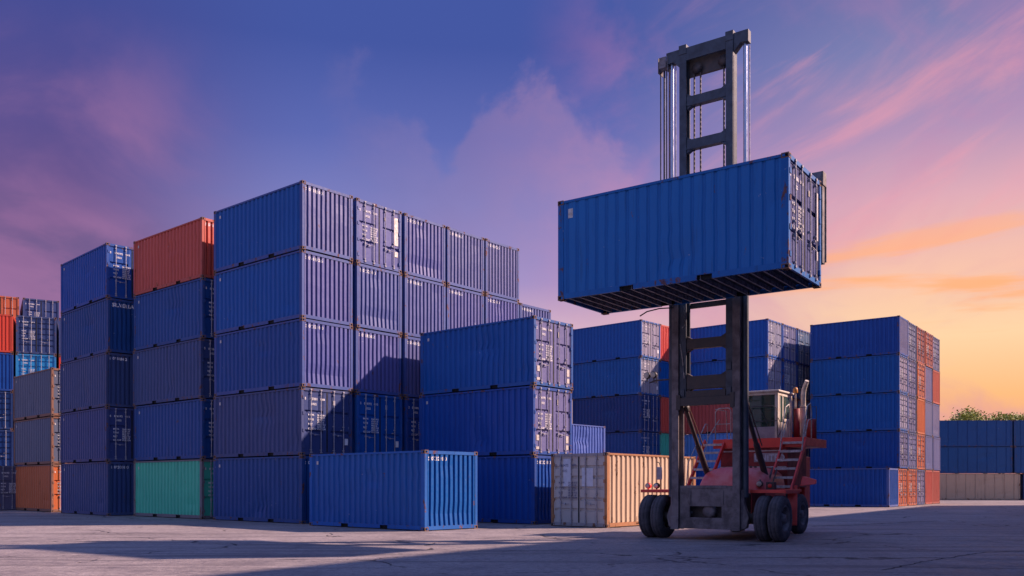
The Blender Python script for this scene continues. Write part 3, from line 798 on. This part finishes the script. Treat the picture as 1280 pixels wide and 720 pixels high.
mb.lathe([(0,0),(0,.085),(.10,.085),(.10,0)], 1.00, .78, 1.50, 'y', 14); mb.box(1.18,1.40,.80,1.0,1.35,1.55); mb.box(.90,.98,.95,1.15,1.35,1.62)
part('hydraulic_fitting', mb, 'steel_dark')
mb = MB(); mb.lathe([(-.01,.0),(-.02,.07),(.0,.07)], 1.00, .77, 1.50, 'y', 14); part('gauge', mb, 'lamp', bevel=0)
mb = MB(); mb.lathe([(0,0),(0,.05),(.14,.06),(.14,0)], 1.29, .76, 1.45, 'y', 10); part('filter', mb, 'red', bevel=0)

# platform
mb = MB(); mb.box(-1.20,1.62,2.90,4.9,2.60,2.84); mb.box(-1.20,1.62,2.88,2.90,2.57,2.85)
part('platform', mb, 'red')
mb = MB(); mb.box(-1.0,1.05,2.98,3.04,1.2,2.57); mb.box(-1.0,-.92,3.04,4.8,1.4,2.58); mb.box(1.0,1.04,3.04,4.8,1.4,2.58); part('bulkhead', mb, 'reddark')
mb = MB(); mb.box(.05,.93,2.955,2.98,2.15,2.42); nb = part('name_board', mb, 'greypanel', bevel=.01)
cu = bpy.data.curves.new('t', 'FONT'); cu.body = 'UNITED'; cu.size = .25; cu.space_character = 1.02; cu.offset = .006
ob = bpy.data.objects.new('t', cu); C.objects.link(ob); me = bpy.data.meshes.new_from_object(ob.evaluated_get(bpy.context.evaluated_depsgraph_get())); bpy.data.objects.remove(ob)
me.transform(Matrix(((1,0,0,.07),(0,0,-1,2.950),(0,1,0,2.195),(0,0,0,1)))); me.materials.append(M['patch']); link('lettering', me, nb)
mb = MB(); mb.box(-1.0,1.02,2.95,2.98,2.46,2.50); mb.box(-1.0,1.02,2.95,2.979,1.98,2.02); part('trim_strip', mb, 'tread')

# ladders
for s in (-1, 1):
    a, b_ = (.95, 1.60) if s > 0 else (-1.50, -.85)
    mb = MB()
    for xx in (a, b_): mb.beam((xx, 1.60, 1.30), (xx, 3.0, 2.82), .05, .14)
    lad = part('ladder', mb, 'red')
    for i in range(6):
        t = (i+.55)/6; yy = 1.60+1.4*t; zz = 1.30+1.52*t
        mb = MB(); mb.box(a+.026, b_-.026, yy-.12, yy+.12, zz-.018, zz+.018); mb.box(a+.026,b_-.026,yy-.13,yy-.119,zz-.05,zz+.0179); part('step', mb, 'tread', lad, .004)
# cab
cab = bpy.data.objects.new('cab', None); C.objects.link(cab); cab.parent = HT
def cp(name, mb, mats, bevel=.01): return mb.obj(name, mats, cab, None, bevel)
X0, X1, Y0, Y1, Z0, Z1 = -.62, .68, 3.25, 4.55, 2.85, 4.24
mb = MB()
mb.box(X0, X0+.08, Y0, Y0+.08, Z0, Z1); mb.box(X1-.10, X1, Y0, Y0+.10, Z0, Z1); mb.box(X0, X0+.08, Y1-.08, Y1, Z0, Z1); mb.box(X1-.08, X1, Y1-.08, Y1, Z0, Z1)
mb.box(X0+.08, X1-.10, Y0+.001, Y0+.06, Z1-.08, Z1-.001); mb.box(X1-.06, X1-.001, Y0+.10, Y1-.08, Z1-.10, Z1-.001); mb.box(X0+.001, X0+.06, Y0+.08, Y1-.08, Z1-.10, Z1-.001); mb.box(X0+.08, X1-.08, Y1-.06, Y1-.001, Z1-.10, Z1-.001)
mb.box(X0+.08, X1-.08, Y1-.05, Y1-.002, Z0, Z1-.081)
cp('frame', mb, 'cream')
mb = MB(); mb.box(X0-.04, X1+.05, Y0-.06, Y1+.05, Z1, Z1+.06); cp('roof', mb, 'cream', .02)
mb = MB(); mb.box(X0+.08, X1-.10, Y0+.01, Y0+.05, Z0, Z0+.36); cp('front_panel', mb, 'greypanel')
mb = MB(); mb.box(X0+.08, X1-.10, Y0+.025, Y0+.031, Z0+.36, Z1-.08); cp('windscreen', mb, 'glass', 0)
mb = MB()
mb.box(X1-.035, X1+.004, Y0+.42, Y1-.10, Z0+.02, Z0+.62); mb.box(X1-.035, X1+.004, Y0+.12, Y0+.20, Z0+.02, Z1-.11); mb.box(X1-.035, X1+.004, Y0+.40, Y0+.48, Z0+.62, Z1-.11); mb.box(X1-.035,X1+.004,Y1-.24,Y1-.10,Z0+.62,Z1-.11); mb.box(X1-.035,X1+.0035,Y0+.20,Y0+.42,Z0+.02,Z0+.5)
d = cp('door', mb, 'cream')
mb = MB(); mb.box(X1-.02, X1-.014, Y0+.20, Y0+.40, Z0+.5, Z1-.11); mb.box(X1-.02, X1-.014, Y0+.48, Y1-.24, Z0+.62, Z1-.11); mb.obj('window', 'glass', d)
mb = MB(); mb.box(X1+.004,X1+.03,Y0+.50,Y0+.62,Z0+.5,Z0+.53); mb.obj('handle', 'raildark', d)
mb = MB(); mb.box(X0+.02,X0+.026,Y0+.1,Y1-.1,Z0+.36,Z1-.11); cp('side_window', mb, 'glass', 0)
mb = MB(); mb.box(X0+.001,X0+.05,Y0+.08,Y1-.08,Z0,Z0+.36); cp('side_wall', mb, 'cream')
mb = MB(); mb.box(-.22,.28,Y0+.62,Y0+1.08,Z0+.22,Z0+.36); mb.box(-.22,.28,Y0+.98,Y0+1.12,Z0+.36,Z0+.98); mb.box(-.10,.16,Y0+1.0,Y0+1.1,Z0+1.0,Z0+1.18); mb.box(-.1,.1,Y0+.7,Y0+1.0,Z0,Z0+.22); cp('seat', mb, 'seat', .04)
mb = MB(); mb.lathe([(-.015,.17),(.0,.185),(.015,.17),(.0,.155),(-.015,.17)], 0.02, Y0+.42, Z0+.58, 'z', 20); mb.tube([(.02,Y0+.25,Z0),(.02,Y0+.42,Z0+.58)], .03, 8); mb.box(-.15,.17,Y0+.41,Y0+.43,Z0+.575,Z0+.59); cp('steering_wheel', mb, 'seat', 0)
mb = MB(); mb.tube([(X0+.2,Y0-.01,Z0+.40),(X0+.55,Y0-.02,Z0+.95)], .010, 5); mb.tube([(X1-.3,Y0-.01,Z0+.40),(X1-.55,Y0-.02,Z0+.95)], .010, 5); cp('wiper', mb, 'raildark', 0)
mb = MB(); mb.lathe([(0,0),(0,.08),(-.06,.10),(-.12,.09),(-.13,0)], -.38, Y0-.02, Z1+.17, 'y', 14); mb.tube([(-.38,Y0,Z1+.05),(-.38,Y0,Z1+.12)], .02, 6); cp('work_light', mb, 'lamp', 0)
mb = MB(); mb.lathe([(0,.07),(.02,.075),(.12,.07),(.17,.045),(.18,0)], .72, 4.75, 4.32, 'z', 14); bc = mb.obj('beacon', 'amber', HT)
mb = MB(); mb.tube([(.72,4.75,2.85),(.72,4.75,4.33)], .025, 8); mb.obj('post', 'rail', bc)
# exhaust
mb = MB(); mb.tube([(.97,4.72,2.85),(.97,4.72,4.25),(1.0,4.70,4.42),(1.12,4.60,4.66)], [.075,.075,.072,.06], 14); mb.tube([(.97,4.72,3.0),(.97,4.72,3.9)], .10, 14); part('exhaust_pipe', mb, 'cream', bevel=0)
mb = MB(); mb.lathe([(0,0),(0,.15),(.6,.15),(.62,.12),(.62,0)], 1.30, 4.45, 2.85, 'z', 16); mb.lathe([(0,0),(0,.10),(.95,.10),(.95,0)], .88, 4.35, 2.85, 'z', 14); part('air_cleaner', mb, 'reddark', bevel=0)
# handrails
def rail(pts, r=.018, m_='rail', p=None):
    mb = MB(); mb.tube(pts, r, 6); return part('handrail', mb, m_, p, 0)
rail([(-1.15,2.95,2.85),(-1.15,2.95,3.70),(-1.05,2.95,3.80),(-.72,2.95,3.80),(-.66,2.95,3.72),(-.66,2.95,2.85)], .016)
rail([(-1.15,2.95,3.32),(-.66,2.95,3.32)], .014)
rail([(-1.15,2.95,3.78),(-1.15,3.8,3.78),(-1.15,3.9,2.85)], .016)
rail([(-.62,2.95,3.80),(.64,2.95,3.80),(.74,2.96,3.72),(.76,2.98,2.85)], .014, 'raildark')
rail([(-.62,2.95,3.36),(.75,2.97,3.36)], .012, 'raildark')
rail([(.76,3.0,3.45),(.84,3.02,3.30),(.84,3.04,3.05),(.78,3.0,2.90)], .012, 'raildark')
for xx in (.97, 1.60):
    rail([(xx,2.55,2.45),(xx,2.75,3.05),(xx,3.05,3.75),(xx,3.35,3.85),(xx,3.45,3.6),(xx,3.45,2.85)], .018)
    rail([(xx,2.82,2.85),(xx,3.15,3.35),(xx,3.45,3.40)], .015)
rail([(-1.50,1.6,1.45),(-1.52,1.75,2.1),(-1.50,3.0,3.35),(-1.50,3.15,3.35),(-1.50,3.2,2.85)], .015)
rail([(.90,4.0,2.85),(.90,4.0,3.8),(1.58,4.0,3.8),(1.58,4.0,2.85)], .014, 'raildark')
rail([(-1.2,2.1,2.0),(-1.2,2.5,2.9),(-1.0,2.9,3.45)], .014)
# small lamps and mirror on the left fender
for xx in (-1.98, -1.72):
    mb = MB(); mb.lathe([(0,0),(0,.075),(.10,.085),(.12,0)], xx, .02, 1.45, 'y', 14); mb.tube([(xx,.08,1.34),(xx,.08,1.42)], .015, 6); h = part('headlight', mb, 'red' if xx < -1.9 else 'raildark', bevel=0)
    mb = MB(); mb.lathe([(-.012,0),(-.008,.06),(.0,.066)], xx, .02, 1.45, 'y', 14); mb.obj('lens', 'lamp', h)
mb = MB(); mb.tube([(-1.62,.15,1.34),(-1.62,.15,1.95),(-1.66,.12,2.10),(-1.72,.10,2.12)], .016, 6); st = part('mirror_arm', mb, 'raildark', bevel=0)
mb = MB(); mb.box(-1.73,-1.56,.08,.12,1.62,1.98); mb.obj('mirror', 'greypanel', st, None, .03)

# mast: outer channels
ZO = 9.05
def channel(mb, xc, w, y0, y1, z0, z1, open_side):
    t = .045
    mb.box(xc-w/2, xc+w/2, y0, y0+t, z0, z1); mb.box(xc-w/2, xc+w/2, y1-t, y1, z0, z1)
    xo = xc-w/2 if open_side > 0 else xc+w/2-t
    mb.box(xo+.001, xo+t, y0+t, y1-t, z0+.001, z1-.001)
for s in (-1, 1):
    mb = MB(); channel(mb, s*.862, .20, -.56, -.18, .27, ZO, -s)
    mb.box(s*.862-.115, s*.862+.115, -.60, -.561, .27, .62)
    mb.box(s*.862-.12, s*.862+.12, -.58, -.16, ZO-.25, ZO+.02)
    part('outer_mast', mb, 'steel')
for za, zb in ((8.5,8.9), (6.28,6.42)):
    mb = MB(); mb.box(-.76,.76,-.20,-.12,za,zb); part('outer_crossbeam', mb, 'steel_dark')
# bottom plate with slot, recess and roller
mb = MB()
zs0, zs1, xs0, xs1 = .60, .90, -.46, .44
mb.box(-.755,.755,-.50,-.44,zs1,1.45); mb.box(-.755,.755,-.50,-.44,.34,zs0); mb.box(-.755,xs0,-.50,-.44,zs0,zs1); mb.box(xs1,.755,-.50,-.44,zs0,zs1)
mb.box(-.755,.755,-.53,-.50,.30,.40); mb.box(-.60,.60,-.515,-.50,1.38,1.46); mb.box(-.5,-.42,-.52,-.5,.95,1.32); mb.box(.40,.50,-.52,-.5,.95,1.32)
pl = part('base_plate', mb, 'steel', bevel=.015)
mb = MB(); mb.box(-.5,.5,-.2,-.16,.5,1.0); mb.obj('recess', 'steel_dark', pl)
mb = MB(); mb.lathe([(0,0),(-.02,.10),(-.01,.17),(.10,.18),(.2,.18)], .05, -.42, .76, 'y', 24); mb.obj('hub', 'steel', pl)
for s in (-1, 1):
    mb = MB(); mb.add([(s*.97,-.5,1.35),(s*.97,-.5,.30),(s*1.10,-.45,.35),(s*1.16,-.45,.62),(s*1.04,-.45,.95),(s*1.04,-.45,1.35),
                       (s*.97,-.30,1.35),(s*.97,-.30,.30),(s*1.10,-.30,.35),(s*1.16,-.30,.62),(s*1.04,-.30,.95),(s*1.04,-.30,1.35)],
        [(0,1,2,3,4,5),(11,10,9,8,7,6),(0,6,7,1),(1,7,8,2),(2,8,9,3),(3,9,10,4),(4,10,11,5),(5,11,6,0)]); part('cylinder_foot', mb, 'steel')
    mb = MB(); mb.tube([(s*1.04,-.36,1.15),(s*1.04,-.36,ZO-.3)], .085, 16)
    mb.lathe([(0,.085),(0,.10),(.12,.10),(.12,.05)], s*1.04, -.36, ZO-.35, 'z', 16)
    cy = part('lift_cylinder', mb, 'steel_blue', bevel=0)
    mb = MB(); mb.tube([(s*1.04,-.36,ZO-.25),(s*1.04,-.36,13.08)], .050, 14); mb.obj('rod', 'chrome', cy)
    mb = MB(); mb.tube([(s*.97,-.30,.9),(s*1.0,-.22,1.6),(s*1.0,-.22,8.6)], .014, 6); part('hose', mb, 'hose', bevel=0)
# inner mast
ZI0, ZI1 = 3.72, 13.32
for s in (-1, 1):
    mb = MB(); channel(mb, s*.66, .20, -.51, -.22, ZI0, ZI1, -s)
    for zz in (3.85, 4.5):
        mb.box(s*.66-.06, s*.66+.06, -.54, -.505, zz, zz+.2)
    mb.box(s*.66-.11, s*.66+.11, -.525, -.20, ZI1-.2, ZI1+.05)
    part('inner_mast', mb, 'steel_blue')
def bar(z0, z1, y0=-.49, y1=-.30, mt='steel_blue', gus=True):
    mb = MB(); mb.box(-.558,.558,y0,y1,z0,z1)
    if gus:
        for s in (-1, 1):
            h = .09; mb.add([(s*.558,y0+.02,z1-.001),(s*.558,y0+.02,z1+h),(s*.40,y0+.02,z1-.001),(s*.558,y1-.02,z1-.001),(s*.558,y1-.02,z1+h),(s*.40,y1-.02,z1-.001)], [(0,1,2),(5,4,3),(1,4,5,2),(0,3,4,1),(0,2,5,3)])
            mb.add([(s*.558,y0+.02,z0+.001),(s*.558,y0+.02,z0-h),(s*.40,y0+.02,z0+.001),(s*.558,y1-.02,z0+.001),(s*.558,y1-.02,z0-h),(s*.40,y1-.02,z0+.001)], [(0,1,2),(5,4,3),(1,4,5,2),(0,3,4,1),(0,2,5,3)])
    return part('crossbar', mb, mt)
bar(12.93, 13.28, -.51, -.46, 'steel_blue', False); bar(12.55, 13.12, -.30, -.22, 'steel_dark', False)
bar(11.70, 11.95); bar(10.52, 10.78); bar(9.4, 9.62); bar(8.2, 8.45); bar(7.1, 7.3)
bar(5.14, 5.40, mt='steel_dark'); bar(4.05, 4.40, mt='steel_dark'); bar(3.62, 4.0, -.53, -.24, 'steel_dark', False)
mb = MB(); mb.box(-.78,.78,-.575,-.515,3.60,3.82); mb.box(-.82,-.70,-.585,-.50,3.5,3.9); mb.box(.70,.82,-.585,-.50,3.5,3.9); part('stop_block', mb, 'steel_dark')
for s in (-1, 1):
    mb = MB(); mb.add([(s*.76,-.48,12.98),(s*.76,-.48,13.30),(s*1.16,-.48,13.30),(s*1.16,-.48,12.98),(s*.95,-.48,13.0),(s*.76,-.48,12.8),
                       (s*.76,-.28,12.98),(s*.76,-.28,13.30),(s*1.16,-.28,13.30),(s*1.16,-.28,12.98),(s*.95,-.28,13.0),(s*.76,-.28,12.8)],
        [(5,4,3,2,1,0),(6,7,8,9,10,11),(1,2,8,7),(2,3,9,8),(3,4,10,9),(4,5,11,10),(0,1,7,6),(5,0,6,11)]); part('cylinder_head_arm', mb, 'steel_blue')
# chains
for xx in (-.40, -.22, .44):
    mb = MB(); nlk = 90
    for i in range(nlk):
        zz = 7.0 + (12.75-7.0)*i/nlk
        if i % 2: mb.box(xx-.022, xx+.022, -.335, -.315, zz, zz+.072)
        else: mb.box(xx-.014, xx+.014, -.35, -.30, zz-.01, zz+.08)
    part('chain', mb, 'steel_dark', bevel=0)
for xx in (-.31, .44):
    mb = MB(); mb.lathe([(-.05,.0),(-.05,.15),(-.02,.12),(.02,.12),(.05,.15),(.05,0)], xx, -.33, 12.72, 'y', 20); part('chain_sheave', mb, 'steel_dark', bevel=0)
# hose sheave on the left of the mast top with its four lines
mb = MB(); mb.lathe([(-.12,.0),(-.12,.17),(-.09,.13),(.09,.13),(.12,.17),(.12,0)], -1.26, -.36, 13.02, 'x', 20); mb.box(-1.40,-1.38,-.50,-.20,12.80,13.22); mb.box(-1.13,-1.11,-.50,-.20,12.80,13.22); mb.box(-1.40,-.95,-.24,-.20,13.02,13.20); mb.box(-1.35,-1.15,-.54,-.50,12.9,13.2)
shv = part('hose_sheave', mb, 'rim')
for xx, r_, m_ in ((-1.38,.018,'hose'), (-1.27,.028,'steel_blue'), (-1.20,.018,'hose'), (-1.12,.020,'casting'), (-.93,.014,'rail')):
    mb = MB(); mb.tube([(xx,-.36,12.95),(xx,-.36,8.0),(xx+.05,-.30,7.2)], r_, 8); mb.obj('hose', m_, shv)
mb = MB(); mb.tube([(.96,-.26,12.9),(.96,-.26,9.0)], .014, 6); mb.tube([(1.13,-.30,12.95),(1.13,-.30,9.0)], .014, 6); part('steel_line', mb, 'rail', bevel=0)
# tilt cylinders
for xx in (-.76, .93):
    mb = MB(); mb.tube([(xx,-.12,3.60),(xx,1.00,2.28)], .060, 12); mb.tube([(xx,.75,2.575),(xx,1.85,1.28)], .085, 14)
    mb.lathe([(-.08,0),(-.08,.10),(.08,.10),(.08,0)], xx, -.08, 3.58, 'x', 14)
    part('tilt_cylinder', mb, 'steel_dark', bevel=0)
    mb = MB(); mb.tube([(xx+.07,-.05,3.62),(xx+.10,.9,2.55)], .018, 6); part('hose', mb, 'casting', bevel=0)
mb = MB(); mb.tube([(-.74,-.5,5.3),(-.66,-.52,4.9),(-.60,-.53,4.35)], .014, 6); mb.tube([(-.62,-.5,6.3),(-.60,-.52,5.75),(-.68,-.52,5.72)], .014, 6); part('hose', mb, 'rail', bevel=0)
# side lamp arm on the mast, loose hose
mb = MB(); mb.tube([(-.95,-.38,4.37),(-1.50,-.38,4.37),(-1.72,-.38,4.32)], .022, 8); mb.tube([(-1.50,-.38,4.30),(-1.50,-.38,4.50)],.014,6); la = part('lamp_arm', mb, 'steel_dark', bevel=0)
for xx in (-1.56, -1.76):
    mb = MB(); mb.lathe([(0,0),(0,.085),(.08,.095),(.16,.07),(.18,0)], xx, -.48, 4.52, 'y', 16); mb.tube([(xx,-.42,4.36),(xx,-.42,4.45)], .018, 6); lm = mb.obj('work_light', 'raildark', la)
mb = MB(); mb.tube([(-.90,-.60,6.28),(-1.3,-.62,6.30),(-1.65,-.66,6.25),(-1.85,-.70,6.14)], .018, 6); part('hose', mb, 'hose', bevel=0)
for xx in (-1.56, -1.76):
    mb = MB(); mb.lathe([(-.01,0),(-.006,.07),(.0,.078)], xx, -.48, 4.52, 'y', 16); mb.obj('lens', 'lamp', la)
# carriage and spreader behind the load
mb = MB()
for s in (-1, 1): mb.box(s*.45-.06, s*.45+.06, -.66, -.53, 6.9, 9.0)
mb.box(-.95,.95,-.70,-.62,8.3,8.8); mb.box(-.95,.95,-.70,-.62,6.9,7.3); part('carriage', mb, 'steel_dark')
mb = MB(); mb.box(-3.0,3.0,-.735,-.62,8.42,8.82); mb.box(-3.0,3.0,-.735,-.66,7.2,7.35)
for s in (-1, 1):
    mb.box(s*3.00-.14, s*3.00+.14, -.73, -.45, 8.80, 9.14); mb.box(s*3.04-.08, s*3.04+.08, -.72, -.50, 6.90, 8.80); mb.tube([(s*3.13,-.50,8.8),(s*3.13,-.50,6.95)], .03, 8)
part('spreader', mb, 'rim')

# the lifted container, held against the carriage
c_, s_ = math.cos(-th_t), math.sin(-th_t)
corner_l = (3.05+.05, -.745-CW)
wc = (5.45+c_*corner_l[0]-s_*corner_l[1], 24.15+s_*corner_l[0]+c_*corner_l[1])
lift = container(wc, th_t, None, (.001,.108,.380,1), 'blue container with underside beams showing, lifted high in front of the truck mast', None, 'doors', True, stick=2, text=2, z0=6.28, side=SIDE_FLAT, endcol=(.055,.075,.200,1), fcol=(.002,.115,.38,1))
for o in list(lift.children):
    if o.name.startswith('floor'):
        for i in range(19):
            xx = -L20/2+.30+i*(L20-.6)/18
            mb = MB(); mb.box(-.022,.022,-CW/2+.06,CW/2-.06,.032,.040); mb.box(-.004,.004,-CW/2+.06,CW/2-.06,.040,.149) if i == 0 else None
            if i == 0: CM = mb.mesh('cross_member', 'crossmember')
            add_part(lift, 'cross_member', CM, T((xx,0,0)), (1,1,1,1))
mb = MB(); mb.box(-2.72,-2.58,-CW/2+.012,-CW/2+.020,2.10,2.34)
add_part(lift, 'plate', mb.mesh('plate', 'plate'), Matrix(), (1,1,1,1))

# ------------------------------------------------------------------ trees beyond the far right wall
def tree(x, y, h, rad, label, seed):
    rnd = random.Random(seed)
    root = bpy.data.objects.new('tree', None); C.objects.link(root); root.location = (x, y, 0)
    tag(root, label, 'tree', 'trees beyond the far right wall')
    mb = MB(); mb.tube([(0,0,-.1),(.1,0,h*.3),(.0,.1,h*.55)], [.32,.24,.16], 8)
    tips = []
    for i in range(11):
        a = rnd.uniform(0, 6.28); r_ = rad*rnd.uniform(.4, 1.0); tz = h*rnd.uniform(.72, .98)
        p = (math.cos(a)*r_, math.sin(a)*r_, tz); m_ = (p[0]*.4, p[1]*.4, h*.70)
        mb.tube([(0,.1,h*.5), m_, p], [.12,.07,.025], 5); tips += [p, tuple((u+v)/2 for u, v in zip(m_, p))]
        for j in range(2):
            q_ = (p[0]+rnd.uniform(-1,1), p[1]+rnd.uniform(-1,1), p[2]+rnd.uniform(-.2,.9)); mb.tube([m_, q_], [.05,.015], 4); tips.append(q_)
    mb.obj('trunk', 'bark', root)
    mb = MB()
    for t in tips:
        for j in range(120):
            c0 = Vector(t) + Vector((rnd.gauss(0,.55), rnd.gauss(0,.55), rnd.gauss(0,.26)))
            u = Vector((rnd.uniform(-1,1), rnd.uniform(-1,1), rnd.uniform(-.6,.6))).normalized()*.15; v = u.cross(Vector((rnd.uniform(-1,1), rnd.uniform(-1,1), 1))).normalized()*.09
            mb.add([c0-u, c0-v, c0+u, c0+v], [(0,1,2,3)])
    o = mb.obj('crown', 'leaf', root); o['kind'] = 'stuff'
tree(51.8, 104, 9.7, 3.0, 'yellow-green tree top showing over the blue wall nearest the right-hand block', 1)
tree(56.2, 106, 9.6, 2.7, 'yellow-green tree top over the middle of the blue container wall', 2)
tree(61.2, 108, 9.3, 1.8, 'sparse tree top over the blue wall close to the right edge', 3)
